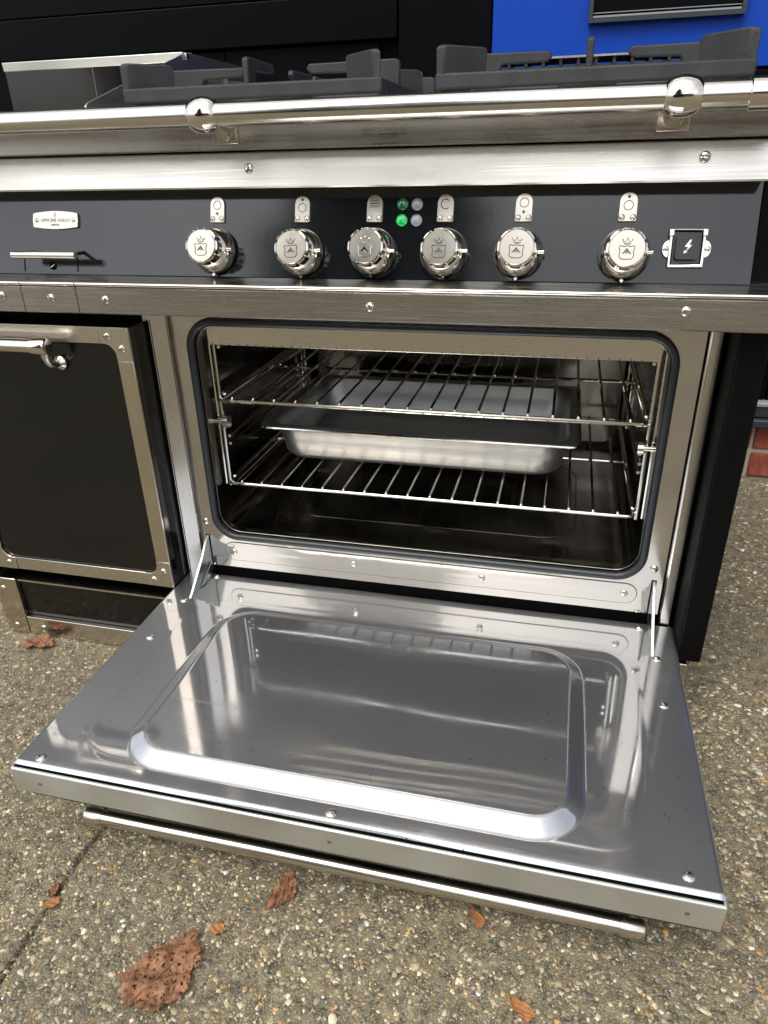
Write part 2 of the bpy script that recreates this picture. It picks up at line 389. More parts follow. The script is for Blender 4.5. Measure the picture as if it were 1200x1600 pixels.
# ---------------------------------------------------------------- shopfront behind the cooker
YW = .95
def shopfront():
    t = thing('shopfront', (0, YW + .15, 0), 'black painted shopfront with blue panel above a low red brick base', 'building')
    mb = MB(); mb.box(-3.2, 3.2, YW + .006, YW + .28, -.02, .145); pl = put('brick_base', (mb, M['mortar']), t)
    bm_ = MB(); bm_.box(-.1075, .1075, 0, .09, 0, .064); bme = bm_.mesh('brick', M['brick'])
    for row, (z, x0) in enumerate(((.004, .614 - .225*10), (.079, .502 + .1125 - .225*10))):
        for k in range(19):
            put('brick', bme, pl, (x0 + .225*k + rnd.uniform(-.002, .002), YW + rnd.uniform(-.002, .002), z + rnd.uniform(-.001, .001)), bevel=.003)
    mb = MB(); mb.box(-3.2, 3.2, YW - .035, YW + .05, .146, .168); put('sill', (mb, M['silldark']), t, bevel=.004)
    mb = MB(); mb.box(-3.2, 3.2, YW - .02, YW + .05, .170, .196); put('sill_band', (mb, M['silldark']), t, bevel=.003)
    mb = MB(); mb.box(-3.2, 3.2, YW - .026, YW + .05, .198, .210); put('sill_strip', (mb, M['sillgrey']), t, bevel=.003)
    mb = MB(); mb.box(-3.2, 3.2, YW + .02, YW + .28, .2102, 3.1); put('wall', (mb, M['shop']), t)
    # black boards left of the blue panel
    zl, zh = W(.2435), W(.333)
    mb = MB(); mb.box(-3.2, -.425, YW - .012, YW + .018, zl, zh - .002); put('rail_board', (mb, M['shop']), t, bevel=.002)
    mb = MB(); mb.box(-3.2, -.425, YW - .004, YW + .018, zh + .001, 3.0); put('upper_board', (mb, M['shop']), t, bevel=.002)
    mb = MB(); mb.box(-.4235, -.2125, YW - .006, YW + .018, .2105, 3.0); put('post_board', (mb, M['shop']), t, bevel=.002)
    for k in range(7):
        x0 = -3.2 + .39*k
        mb = MB(); mb.box(x0, min(x0 + .388, -.426), YW + .004, YW + .018, .2105, zl - .003); put('riser_board', (mb, M['shop']), t, bevel=.002)
    for k in range(7):
        x0 = -.21 + .36*k
        mb = MB(); mb.box(x0, x0 + .357, YW - .002, YW + .018, .2105, W(.15)); put('riser_board', (mb, M['shop']), t, bevel=.002)
    mb = MB(); mb.box(-.2095, 1.4, YW - .004, YW + .018, W(.155), 1.16); bp = put('blue_panel', (mb, M['blue']), t, bevel=.001)
    mb = MB(); mb.box(-.2095, 1.4, YW - .006, YW + .018, 1.162, 1.24); put('head_board', (mb, M['shop']), t, bevel=.002)
    mb = MB(); mb.box(-3.2, 3.2, YW - .03, YW + .3, 3.102, 4.6); put('unseen_upper_wall', (mb, M['render']), t)  # pale and unseen; added for its soft grey reflection in the door steel
    # framed black plate on the blue panel
    x0, x1, z0, z1 = -.004, .306, W(.247), W(.247) + .125
    mb = MB(); mb.prism([(x0, z0), (x1, z0), (x1, z1), (x0, z1)], -.022, -.005, [[(x0+.008, z0+.008), (x0+.008, z1-.008), (x1-.008, z1-.008), (x1-.008, z0+.008)]], xzmap(YW))
    put('plate_frame', (mb, M['silldark']), bp)
    mb = MB(); mb.box(x0+.0085, x1-.0085, YW - .012, YW - .0045, z0+.0085, z1-.0085); put('plate', (mb, M['shop']), bp)
    mb = MB(); mb.box(x0+.009, x1-.009, YW - .020, YW - .0125, z0+.009, z0+.0125); put('plate_bead', (mb, M['sillgrey']), bp)
    mb = MB(); mb.box(x0+.009, x1-.009, YW - .016, YW - .0125, z0+.017, z0+.0185); put('plate_bead', (mb, M['sillgrey']), bp)
shopfront()

# ---------------------------------------------------------------- the cooker
CK = thing('range_cooker', (-.368, .28, 0), 'black range cooker with nickel trim and its wide oven door hanging open', 'cooker')
XL, XR = -.968, .232
def panel_y(z): return -.03 + (z + .137)/.102*.03
PT = math.degrees(math.atan2(.102, .03))      # tilt of the control panel for panel-mounted parts
def on_panel(x, z, out=0.0):
    n = Vector((0, -.102, .03)).normalized(); return Vector((x, panel_y(z), W(z))) + n*out

# screw: domed head with a slot
smb = MB(); smb.lathe([(.0056, -.001), (.0056, .0008), (.0050, .0018), (.0036, .0027), (.0018, .0031), (.0002, .0032)], 20)
smb.cur = 1; smb.box(-.0046, .0046, -.00055, .00055, .0016, .00335)
SCREW = smb.mesh('screw', [M['nickel'], M['engrave']])
def screw(parent, pos, a, s=1.0, local=False):
    o = put('screw', SCREW, parent, pos, rotX(a, rnd.uniform(0, 180)), local=local); o.scale = (s*1.15, s*1.15, s*1.15); return o

def body():
    p = [(y, z) for y, z in ()]
    mb = MB(); mb.box(XL + .004, -.6, .004, .62, W(-.66), W(-.15))
    put('left_cabinet', (mb, M['blackpaint']), CK)
    mb = MB(); mb.box(-.5995, XR - .036, .57, .62, W(-.66), W(-.15)); put('back_panel', (mb, M['blackpaint']), CK)
    mb = MB(); mb.box(-.5995, XR - .036, .012, .5695, W(-.66), W(-.625)); put('base_panel', (mb, M['blackpaint']), CK)
    mb = MB(); mb.box(XL + .004, XR - .004, .004, .62, W(-.1495), W(.05)); put('hob_body', (mb, M['blackpaint']), CK)
    # side columns (black), front faces at y=-.06
    mb = MB(); mb.box(.1985, XR, -.06, .62, W(-.653), W(-.186)); put('side_panel', (mb, M['blackpaint']), CK, bevel=.003)
    mb = MB(); mb.box(XL, -.9425, -.06, .0035, W(-.653), W(-.186)); put('side_panel', (mb, M['blackpaint']), CK, bevel=.003)
body()

def plinth():
    z0, z1 = .001, W(-.653)
    mb = MB(); mb.box(-.906, .17, -.052, .55, z0, z1 - .006); pl = put('plinth', (mb, M['blackglass']), CK)
    for x0, x1 in ((-.952, -.9075), (.1715, .2155)):
        mb = MB(); mb.box(x0, x1, -.062, -.02, z0, z1 - .004); put('plinth_stile', (mb, M['nickel_z']), pl, bevel=.0015)
    mb = MB(); mb.box(-.906, .17, -.0615, -.0525, z0, W(-.737)); put('plinth_band', (mb, M['nickel']), pl, bevel=.0012)
    mb = MB(); mb.box(-.906, .17, -.0575, -.0525, z1 - .0095, z1 - .006); put('plinth_bead', (mb, M['nickel']), pl)
    for x, z, y in ((-.9365, -.679, -.062), (-.93, -.758, -.062), (-.8735, -.757, -.0615), (.19, -.679, -.062), (.19, -.757, -.062)):
        screw(pl, (x, y, W(z)), FRONT, .85)
plinth()

def left_door():
    x0, x1, z0, z1 = -.939, -.590, W(-.633), W(-.205)
    mb = MB(); mb.box(x0, x1, -.058, -.004, z0, z1); d = put('cupboard_door', (mb, M['blackglass']), CK, bevel=.002)
    fw, fb = .0245, .0235; Lc = .0475; yb, yf = -.0585, -.0625
    f = xzmap(0)
    def strip(nm, a, b, c, e, mat):
        m = MB(); m.box(a, b, yf + .0008, yb, c, e); put(nm, (m, mat), d, bevel=.0006)
    strip('frame_strip', x0 + Lc + .0005, x1 - Lc - .0005, z1 - fb, z1, M['nickel'])
    strip('frame_strip', x0 + Lc + .0005, x1 - Lc - .0005, z0, z0 + fb, M['nickel'])
    strip('frame_strip', x0, x0 + fw, z0 + Lc + .0005, z1 - Lc - .0005, M['nickel_z'])
    strip('frame_strip', x1 - fw, x1, z0 + Lc + .0005, z1 - Lc - .0005, M['nickel_z'])
    r = .018
    for sx, cx in ((1, x0), (-1, x1)):
        for sz, cz in ((1, z0), (-1, z1)):
            pts = [(0, 0), (Lc, 0), (Lc, fb)]
            pts += [(fw + r - r*math.sin(R(a)), fb + r - r*math.cos(R(a))) for a in range(0, 91, 10)]
            pts += [(fw, Lc), (0, Lc)]
            m = MB(); m.prism([(cx + sx*u, cz + sz*v) for u, v in pts], yf, yb, (), f)
            c = put('corner_bracket', (m, M['nickel']), d, bevel=.0006)
            for u, v in ((.0335, .0125), (.0135, .030)): screw(d, (cx + sx*u, yf, cz + sz*v), FRONT, .85)
    # handle bar on hooked mounts
    handle(d, [(-.855, 0), (-.702, 0)], lambda x, out, up: (x, -.06 - out, W(-.229) + up))
def handle(d, ends, f, mat=None):
    (xa, _), (xb, _) = ends; r = .0100
    m = MB(); m.tube([f(xa + .012, .03, 0), f(xb - .012, .03, 0)], r, 20); h = put('handle', (m, mat or M['chrome_bar']), d)
    for x, s in ((xa, 1), (xb, -1)):
        m = MB(); m.tube([f(x + s*q, .03, 0) for q in (0, .0015, .004, .022, .0225, .0255, .026)], [.0075, .0105, .0118, .0118, .0112, .0112, .0098], 22)
        put('handle_cap', (m, mat or M['polish']), d)
        m = MB(); xc = x + s*.008
        path = []
        for a in range(0, 91, 15):
            path.append(f(xc, .030 - .014*(1 - math.cos(R(a))), -.010 - .020*math.sin(R(a))))
        path += [f(xc, .008, -.030), f(xc, .0, -.030)]
        m.tube(path, [.0065, .006, .0052, .005, .005, .005, .005, .005, .005], 12)
        put('handle_mount', (m, M['polish']), d)
        m = MB(); m.tube([f(xc, q, -.030) for q in (.0, .004, .006, .008)], [.0105, .0105, .0085, .0065], 16); put('mount_collar', (m, M['polish']), d)
left_door()

def oven_front():
    # face plate with the rounded oven mouth
    hole = rrect(-.5255, .1395, W(-.554), W(-.2085), .036, 10)
    out = [(-.5605, W(-.618)), (.1745, W(-.618)), (.1745, W(-.16)), (-.5605, W(-.16))]
    mb = MB(); mb.prism(out, 0, .003, [hole], xzmap(0)); fp = put('oven_face_plate', (mb, M['frame']), CK)
    gp = rrect(-.5285, .1420, W(-.5572), W(-.2062), .038, 12)
    mb = MB(); mb.tube([(x, -.003, z) for x, z in gp], .0060, 12, closed=True); put('door_gasket', (mb, M['rubber']), CK)
    # uprights either side
    mb = MB(); mb.prism([(-.5845, -.013), (-.5825, -.0135), (-.563, -.004), (-.5615, -.001), (-.5615, .02), (-.5845, .02)], W(-.635), W(-.16)); put('upright_strip', (mb, M['strip']), CK)
    mb = MB(); mb.prism([(-.5985, -.008), (-.5968, -.009), (-.5865, -.004), (-.5865, .02), (-.5985, .02)], W(-.635), W(-.16)); put('upright_strip', (mb, M['strip']), CK)
    mb = MB(); mb.box(.1765, .1955, -.003, .02, W(-.635), W(-.16)); put('upright_strip', (mb, M['strip']), CK, bevel=.004)
    # sill cover plate with rounded ends
    def stadium(a, b, c, e): return rrect(a, b, c, e, (e - c)/2 - .0002, 8)
    mb = MB(); mb.prism(stadium(-.519, .1405, W(-.6035), W(-.5705)), -.0012, -.0001, (), xzmap(0)); put('sill_plate', (mb, M['frame']), fp)
    mb = MB(); mb.tube([(x, -.0003, z) for x, z in stadium(-.5196, .1411, W(-.6041), W(-.5699))], .0006, 6, closed=True); put('sill_plate_seam', (mb, M['engrave']), fp)
    for x, z in ((-.503, -.5885), (-.2943, -.587), (-.0876, -.5865), (.1233, -.5865)): screw(fp, (x, -.0012, W(z)), FRONT, .8)
    for x, z in ((-.5485, -.535), (.1595, -.541)): screw(fp, (x, 0, W(z)), FRONT, .9)
    # black sheet in the gap under the plate; its shade is painted in
    mb = MB(); mb.box(-.5605, .1745, .0035, .0115, W(-.66), W(-.6185)); put('gap_shade', (mb, M['dark']), CK)
    # hinge slots and arms
    for x in (-.5485, .1625):
        mb = MB(); mb.box(x - .0035, x + .0035, -.0006, .0004, W(-.6175), W(-.560)); put('hinge_slot', (mb, M['dark']), fp)
        prof = [(0.006, W(-.558)), (-.012, W(-.568)), (-.030, W(-.588)), (-.078, W(-.628)), (-.086, W(-.6335)), (-.060, W(-.6345)), (-.024, W(-.632)), (-.004, W(-.617)), (.006, W(-.606))]
        mb = MB(); mb.prism_x(prof, x - .0022, x + .0022); put('hinge_arm', (mb, M['zinc']), CK, bevel=.0006)
        mb = MB(); mb.prism_x([(-.008, W(-.606)), (-.03, W(-.618)), (-.05, W(-.631)), (-.02, W(-.633)), (-.006, W(-.622))], x + .003, x + .0055); put('hinge_link', (mb, M['zinc']), CK, bevel=.0005)
oven_front()

def cavity():
    k = 10
    secs = [(.0035, 0), (.012, .002), (.03, .004), (.50, .004), (.515, -.008)]
    mb = MB(); vs = []; n = None
    for y, g in secs:
        P = rrect(-.5225 - g, .1365 + g, W(-.551) - g, W(-.2125) + g, .034, k); n = len(P); vs += [(x, y, z) for x, z in P]
    fs = [(i*n + j, i*n + (j+1) % n, (i+1)*n + (j+1) % n, (i+1)*n + j) for i in range(len(secs)-1) for j in range(n)]
    fs.append(tuple(range((len(secs)-1)*n, len(secs)*n)))
    mb.add(vs, fs); cv = put('oven_cavity', (mb, M['cavity']), CK, solid=.001)
    mb = MB(); mb.box(-.507, .127, .010, .013, W(-.2425), W(-.2085)); put('cavity_lip', (mb, M['nickel']), cv, bevel=.0008)
    for k in range(46):
        x = -.5 + .0137*k
        if k > 44: break
        m = MB(); m.box(x, x + .0012, .0094, .0099, W(-.2415), W(-.2392)); 
        if k == 0: slot = m.mesh('lip_slot', M['engrave'])
        put('lip_slot', slot if k == 0 else slot, cv, (x + .5, 0, 0))
    # floor pressing outline
    fl = rrect(-.44, .05, .09, .40, .06, 8)
    mb = MB(); mb.tube([(x, y, W(-.5545)) for x, y in fl], .0008, 6, closed=True); put('floor_rib', (mb, M['cavity']), cv)
    # fan cover on the back wall
    mb = MB(); mb.prism(rrect(-.31, -.07, W(-.47), W(-.25), .05, 8), .498, .5135, (), xzmap(0)); fc = put('fan_cover', (mb, M['cavity']), cv, bevel=.004)
    for r_ in (.03, .055, .08):
        mb = MB(); mb.tube([(-.19 + r_*math.cos(R(a)), .495, W(-.36) + r_*math.sin(R(a))) for a in range(0, 360, 10)], .003, 6, closed=True); put('fan_ring', (mb, M['wire']), cv)
    # side ladders: upright rods, runners, retaining knob
    for s, x in ((1, -.517), (-1, .1295)):
        for y in (.045, .44):
            mb = MB(); mb.tube([(x, y, W(-.232)), (x, y, W(-.485))], .0032, 10); put('ladder_rod', (mb, M['wire']), cv)
            mb = MB(); mb.tube([(x - s*.009, y + .004, W(-.236)), (x - s*.009, y + .004, W(-.485))], .0026, 8); put('ladder_rod', (mb, M['wire']), cv)
        for z in (-.255, -.329, -.342, -.400, -.413, -.471, -.484):
            mb = MB(); mb.tube([(x + s*.006, .049, W(z)), (x + s*.004, .06, W(z)), (x + s*.004, .43, W(z)), (x, .44, W(z))], .0026, 8); put('runner', (mb, M['wire']), cv)
        mb = MB(); mb.tube([(x + s*q, .040, W(-.372)) for q in (-.012, -.002, -.001, .004, .005, .013, .0135)], [.0042, .0042, .0042, .0042, .0100, .0100, .0092], 18); put('ladder_knob', (mb, M['nickel']), cv)
cavity()

def oven_rack(z, label):
    t = thing('oven_rack', (-.196, .26, W(z)), label, 'oven rack', 'wire racks in the oven')
    xa, xb, ya, yb = -.514, .1245, .036, .47; zz = W(z)
    fr = rrect(xa, xb, ya, yb, .008, 4)
    mb = MB(); mb.tube([(x, y, zz) for x, y in fr], .0033, 10, closed=True); put('frame', (mb, M['wire']), t)
    mb = MB(); mb.tube([(xa, .255, zz - .003), (xb, .255, zz - .003)], .0028, 8); put('cross_bar', (mb, M['wire']), t)
    m = MB(); m.tube([(0, ya - .0008, zz + .0030), (0, ya, zz + .0048), (0, ya + .004, zz + .0052), (0, yb, zz + .0052)], .0021, 8); wm = m.mesh('wire', M['wire'])
    n = 18
    for i in range(n): put('wire', wm, t, (xa + .022 + (xb - xa - .044)*i/(n-1), 0, 0))
    return t
oven_rack(-.336, 'upper chromed wire rack in the open oven, above the steel pan')
oven_rack(-.478, 'lower chromed wire rack in the open oven, carrying the steel pan')

def pan():
    x0, x1, y0, y1, zt, zb = -.486, .042, .108, .433, W(-.402), W(-.4695)
    secs = [(.0012, -.0045, .013), (0, -.0022, .014), (.0012, 0, .014), (.014, 0, .03), (.0175, -.003, .035), (.021, -.03, .042), (.024, -.056, .045), (.029, -.0635, .045), (.037, -.067, .045)]
    vs = []; k = 8
    for g, dz, r in secs:
        P = rrect(x0 + g, x1 - g, y0 + g, y1 - g, r, k); n = len(P); vs += [(x, y, zt + dz) for x, y in P]
    fs = [(i*n + j, i*n + (j+1) % n, (i+1)*n + (j+1) % n, (i+1)*n + j) for i in range(len(secs)-1) for j in range(n)]
    fs.append(tuple(range((len(secs)-1)*n, len(secs)*n)))
    mb = MB(); mb.add(vs, fs); me = mb.mesh('roasting_pan', M['pan'], ang=60)
    o = put('roasting_pan', me, solid=.0008)
    # origin at base
    c = Vector(((x0+x1)/2, (y0+y1)/2, zt - .067)); me.transform(Matrix.Translation(-c)); o.location = c
    m = MB(); m.tube([(x - c.x, y - c.y, zt - .0022 - c.z) for x, y in rrect(x0, x1, y0, y1, .014, 8)], .0024, 8, closed=True); put('rim', (m, M['wire']), o, local=True)
    tag(o, 'shallow rectangular stainless steel pan with a wide rim inside the oven', 'pan')
pan()

def oven_door():
    X0, X1, Y0, Y1, ZT = -.5915, .1985, -.454, -.004, W(-.633)
    # outer black panel + steel tray edge
    mb = MB(); mb.box(X0 + .002, X1 - .002, Y0 + .014, Y1 - .004, ZT - .0648, ZT - .043); d = put('oven_door', (mb, M['blackglass']), CK, bevel=.002)
    ring = lambda a, b, z0, z1: MB().prism([(X0+a, Y0+a), (X1-a, Y0+a), (X1-a, Y1-a), (X0+a, Y1-a)], z0, z1, [[(X0+b, Y0+b), (X0+b, Y1-b), (X1-b, Y1-b), (X1-b, Y0+b)]])
    mb = ring(-.001, .012, ZT - .0425, ZT - .0062); put('door_edge', (mb, M['lip']), d, bevel=.002)
    mb = ring(.0024, .011, ZT - .0061, ZT - .0046); put('door_seam', (mb, M['dark']), d)
    # pressed steel liner as a height field
    nx, ny = 420, 260
    g = np.random.default_rng(3)
    YL = Y0 + .0045; xs = np.linspace(X0, X1, nx); ys = np.linspace(YL, Y1, ny); Xg, Yg = np.meshgrid(xs, ys)
    def sdf(x0, x1, y0, y1, r):
        cx, cy, hx, hy = (x0+x1)/2, (y0+y1)/2, (x1-x0)/2 - r, (y1-y0)/2 - r
        qx, qy = np.abs(Xg-cx)-hx, np.abs(Yg-cy)-hy
        return np.hypot(np.maximum(qx, 0), np.maximum(qy, 0)) + np.minimum(np.maximum(qx, qy), 0) - r
    def sm(a, b, t): t = np.clip((t-a)/(b-a), 0, 1); return t*t*(3-2*t)
    s1 = sdf(-.476, .0685, -.4235, -.100, .060); s2 = sdf(-.5345, .140, -.4225, -.075, .06); se = sdf(X0, X1, YL, Y1, .006)
    Z = np.full_like(Xg, ZT)
    tt = -s1/.0185; kk = .10
    ramp = lambda q: np.where(q < -kk, 0, np.where(q > kk, q, (q + kk)**2/(4*kk)))
    Z += .0108*(ramp(tt) - ramp(tt - 1))                     # raised field
    Z += .00018*sm(.003, -.006, s2)                    # shallow outer pressing
    for fx, fy, ph, am in ((9, 5, .3, .00018), (5, 13, 1.2, .00016), (17, 9, 2.2, .00006), (3, 2.5, .7, .0004)):
        Z += am*np.sin(Xg*fx*2 + ph)*np.cos(Yg*fy*2 + ph*2)
    Z -= .0036*sm(-.0030, 0, se)                      # rolled edge
    V = np.stack([Xg, Yg, Z], 2).reshape(-1, 3).tolist()
    F = [(j*nx+i, j*nx+i+1, (j+1)*nx+i+1, (j+1)*nx+i) for j in range(ny-1) for i in range(nx-1)]
    me = bpy.data.meshes.new('door_liner'); me.from_pydata(V, [], F); me.materials.append(M['liner']); me.polygons.foreach_set('use_smooth', [True]*len(F))
    put('door_liner', me, d)
    for x, y in ((-.557, -.193), (-.560, -.438), (-.197, -.438), (.166, -.433), (.1676, -.186), (.1676, -.090), (.1500, -.021), (-.5553, -.092), (-.5350, -.014)):
        screw(d, (x, y, ZT - .0008), 0, 1.0)
    for x in (-.555, -.195, .166):
        m = MB(); m.lathe([(.0024, 0), (.0024, .0006), (.0012, .0006), (.001, .0002)], 12); put('edge_rivet', (m, M['engrave']), d, (x, Y0 - .001, ZT - .024), rotX(FRONT))
    handle(d, [(-.526, 0), (.139, 0)], lambda x, out, up: (x, -.4300 - up, ZT - .0645 - out), M['nickel'])
oven_door()

# ---- control panel, fascia, trim
def control():
    zb, zt = -.137, -.032
    mb = MB(); mb.prism_x([(panel_y(zb), W(zb) - .002), (panel_y(zt), W(zt)), (panel_y(zt) + .02, W(zt)), (panel_y(zb) + .03, W(zb) - .002)], XL + .03, .2035)
    cp = put('control_panel', (mb, M['enamel']), CK)
    # drawer seams
    for x in (-.7605, -.6735):
        m = MB(); m.box(-.0005, .0005, -.0115, .0115, -.0002, .0003); put('drawer_seam', (m, M['dark']), cp, on_panel(x, -.1250), rotX(PT))
    m = MB(); m.tube([(-.0505, 0, 0), (-.0495, 0, 0), (.0495, 0, 0), (.0505, 0, 0)], [.0044, .0052, .0052, .0044], 16); put('drawer_handle', (m, M['polish']), cp, Vector((-.7035, -.055, W(-.1105))))
    for x in (-.744, -.663):
        m = MB(); m.tube([(x, -.055, W(-.1105)), (x, panel_y(-.1105) + .002, W(-.1105))], .0025, 10); put('handle_post', (m, M['plastic']), cp)
    m = MB(); m.lathe([(.0055, 0), (.0055, .0006), (.0046, .0008), (.0044, .0002)], 20); put('lock', (m, M['dark']), cp, on_panel(-.7134, -.1285), rotX(PT))
    m = MB(); m.box(-.0035, .0035, -.0005, .0005, .0006, .0012); put('lock_slot', (m, M['nickel']), cp, on_panel(-.7134, -.1285), rotX(PT, 35))
    # name badge
    w, h = .0355, .012
    pts = [(-w, -h*.72), (-w*.98, -h*.78)] + [(-w + 2*w*i/16*.97 + w*.03, -h*.78 - h*.22*math.sin(math.pi*i/16)) for i in range(1, 16)] + [(w*.98, -h*.78), (w, -h*.72), (w*1.02, 0), (w, h*.72)]
    pts += [(w - 2*w*i/16*.97 - w*.03, h*.78 + h*.22*math.sin(math.pi*i/16)) for i in range(1, 16)] + [(-w, h*.72), (-w*1.02, 0)]
    m = MB(); m.prism(pts, 0, .0032); bd = put('name_badge', (m, M['face']), cp, on_panel(-.705, -.0698), rotX(PT), bevel=.0006)
    def text(body, size, y, mat):
        cu = bpy.data.curves.new('t', 'FONT'); cu.body = body; cu.size = size; cu.align_x = 'CENTER'; cu.extrude = .0002; cu.resolution_u = 3
        ob = bpy.data.objects.new('t', cu); col.objects.link(ob)
        dg = bpy.context.evaluated_depsgraph_get(); me = bpy.data.meshes.new_from_object(ob.evaluated_get(dg)); bpy.data.objects.remove(ob)
        me.materials.clear(); me.materials.append(mat); return me
    put('lettering', text('OFFICINE GULLO', .0060, 0, M['engrave']), bd, (0, -.0022, .0033), local=True)
    put('lettering', text('FIRENZE', .0036, 0, M['engrave']), bd, (0, -.0075, .0033), local=True)
    m = MB()
    for pl in ([(-.0016, .0042), (-.0016, .0066), (-.0006, .0062), (0, .0084), (.0006, .0062), (.0016, .0066), (.0016, .0042), (-.0016, .0042)], [(-.001, .0088), (0, .0104), (.001, .0088)]):
        m.tube([(x, y, .0033) for x, y in pl], .0003, 5)
    put('crest', (m, M['engrave']), bd, local=True)
    for x in (-.0295, .0295): screw(bd, (x, -.0002, .0026), 0, .5, local=True)

    # knobs
    lob = lambda a, i: (1 + .03*(1 if math.cos(8*a) > -.7 else -1.3)) if i in (1, 2, 3) else 1.0
    kb = MB(); kb.lathe([(.017, .000), (.0175, .006)], 40)
    skirt = MB(); skirt.lathe([(.0285, .004), (.0298, .006), (.0296, .0078), (.0232, .0235), (.0205, .0255), (.017, .0256)], 56)
    grip = MB(); grip.lathe([(.0195, .0250), (.0212, .0272), (.0217, .0395), (.0215, .0424), (.0204, .0432), (.0200, .0420)], 96, rfun=lob)
    face = MB(); face.lathe([(.0198, .0415), (.0198, .0436), (.0191, .0442), (.0190, .0442), (.0002, .0442)], 48)
    em = MB(); e = .0443
    KS = 1.18
    sh = [(-.0073, .0005), (-.0062, .0022), (-.0030, .0014), (0, .0022), (.0030, .0014), (.0062, .0022), (.0073, .0005), (.0062, -.0022), (.0067, -.0075), (.0048, -.0098), (0, -.0102), (-.0048, -.0098), (-.0067, -.0075), (-.0062, -.0022)]
    em.tube([(x*KS, y*KS, e) for x, y in sh], .0005, 6, closed=True)
    em.prism([(-.0052, -.0060), (0, .0002), (.0052, -.0060), (.0034, -.0060), (0, -.0030), (-.0034, -.0060)], e - .0004, e + .0004)
    em.tube([(-.0022, -.0048, e), (.0022, -.0048, e)], .0003, 5); em.tube([(0, -.0026, e), (0, -.0064, e)], .0003, 5)
    cr = [(-.0030, .0042), (-.0050, .0082), (-.0022, .0066), (0, .0098), (.0022, .0066), (.0050, .0082), (.0030, .0042)]
    em.tube([(x, y, e) for x, y in cr], .0004, 6, closed=True); em.tube([(-.0028, .0053, e), (.0028, .0053, e)], .0003, 5)
    for x, y in ((-.0052, .0090), (0, .0107), (.0052, .0090)): em.lathe([(.0007, e - .0003), (.0007, e + .0003), (.0002, e + .0005)], 8, f=lambda a, b, c, x=x, y=y: (a + x, b + y, c))
    pin = MB(); pin.tube([(.016, 0, .019), (.0305, 0, .019), (.031, 0, .019)], [.0024, .0024, .0018], 12)
    nub = MB(); nub.prism([(-.003, -.0285), (.003, -.0285), (0, -.0325)], .005, .0078)
    ms = dict(skirt=skirt.mesh('skirt', M['polish']), grip=grip.mesh('grip', M['polish']), face=face.mesh('face', M['face']), emblem=em.mesh('emblem', M['etch']), pin=pin.mesh('pin', M['polish']), pointer=nub.mesh('pointer', M['polish']))
    stem = kb.mesh('control_knob', M['plastic'])
    em_lit = em.mesh('emblem', M['polish'])  # lighter copy: difference in reflected light between the knobs, put into the metal
    for i, (x, z) in enumerate(((-.4600, -.1085), (-.3375, -.110), (-.2420, -.1085), (-.1510, -.109), (-.0600, -.1085), (.0622, -.109))):
        k = put('control_knob', stem, cp, on_panel(x, z), rotX(PT, (0, 2, -1, 1, -2, 0)[i]))
        for nm in ('skirt', 'grip', 'face', 'emblem', 'pin', 'pointer'):
            put(nm, em_lit if nm == 'emblem' and i in (2,) else ms[nm], k, local=True)
    # marker plates above the knobs
    w = .0100
    out = [(-w, -.0155), (-w*.9, -.0165), (w*.9, -.0165), (w, -.0155)] + [(w*math.cos(R(a)), .0055 + w*1.0*math.sin(R(a))) for a in range(0, 181, 15)]
    tm = MB(); tm.prism(out, 0, .003); tme = tm.mesh('marker_plate', M['face'])
    cir = MB(); cir.tube([(.0052*math.cos(R(a)), .005 + .0052*math.sin(R(a)), .003) for a in range(0, 360, 15)], .00045, 6, closed=True); cme = cir.mesh('marker_ring', M['engrave'])
    dot = MB(); dot.lathe([(.0017, .0029), (.0017, .0034), (.0005, .0036)], 12, f=lambda a, b, c: (a, b - .0055, c)); dme = dot.mesh('marker_dot', M['engrave'])
    sq = MB()
    for r_ in ((-.0060, .0060, .0012, .0095), (-.0046, .0046, .0026, .0050), (-.0046, .0046, .0058, .0082)):
        sq.tube([(r_[0], r_[2], .003), (r_[1], r_[2], .003), (r_[1], r_[3], .003), (r_[0], r_[3], .003)], .00045, 6, closed=True)
    sme = sq.mesh('marker_ring', M['engrave'])
    oc = MB(); oc.tube([(.0056*math.cos(R(a)), .004 + .0056*math.sin(R(a)), .003) for a in range(40, 325, 15)], .0006, 6); ome = oc.mesh('marker_ring', M['engrave'])
    for i, x in enumerate((-.4575, -.3385, -.2425, -.1525, -.0575, .0620)):
        p = put('marker_plate', tme, cp, on_panel(x, -.0575), rotX(PT), bevel=.0005)
        r_ = put('marker_ring', (cme, cme, sme, ome, cme, cme)[i], p, (0, -.004 if i in (1, 5) else 0, 0), local=True)
        if i in (0, 1, 4, 5): put('marker_dot', dme, p, (0, .016 if i in (1, 5) else 0, 0), local=True)
        for sx in (-.0062, .0062): screw(p, (sx, -.0122, .0026), 0, .55, local=True)
    # pilot lamps
    for x, z, m_ in ((-.2072, -.0528, 'green'), (-.1886, -.0532, 'clear'), (-.2074, -.0712, 'greenlit'), (-.1886, -.0712, 'clear')):
        m = MB(); m.lathe([(.0072, 0), (.0072, .0012), (.0062, .0022), (.0058, .0016), (.0042, .0020), (.0038, .0030), (.0012, .0034), (.0002, .0034)], 28); put('pilot_lamp', (m, M[m_]), cp, on_panel(x, z), rotX(PT))
    # rocker switch in a nickel guard
    sp = on_panel(.1305, -.1015)
    m = MB(); m.prism([(-.016, -.018), (.016, -.018), (.016, .018), (-.016, .018)], 0, .003); sw = put('rocker_switch', (m, M['plastic']), cp, sp, rotX(PT), bevel=.001)
    m = MB(); m.prism(rrect(-.0125, .0125, -.0135, .013, .003, 5), .003, .0085); put('rocker', (m, M['plastic']), sw, local=True, bevel=.0012)
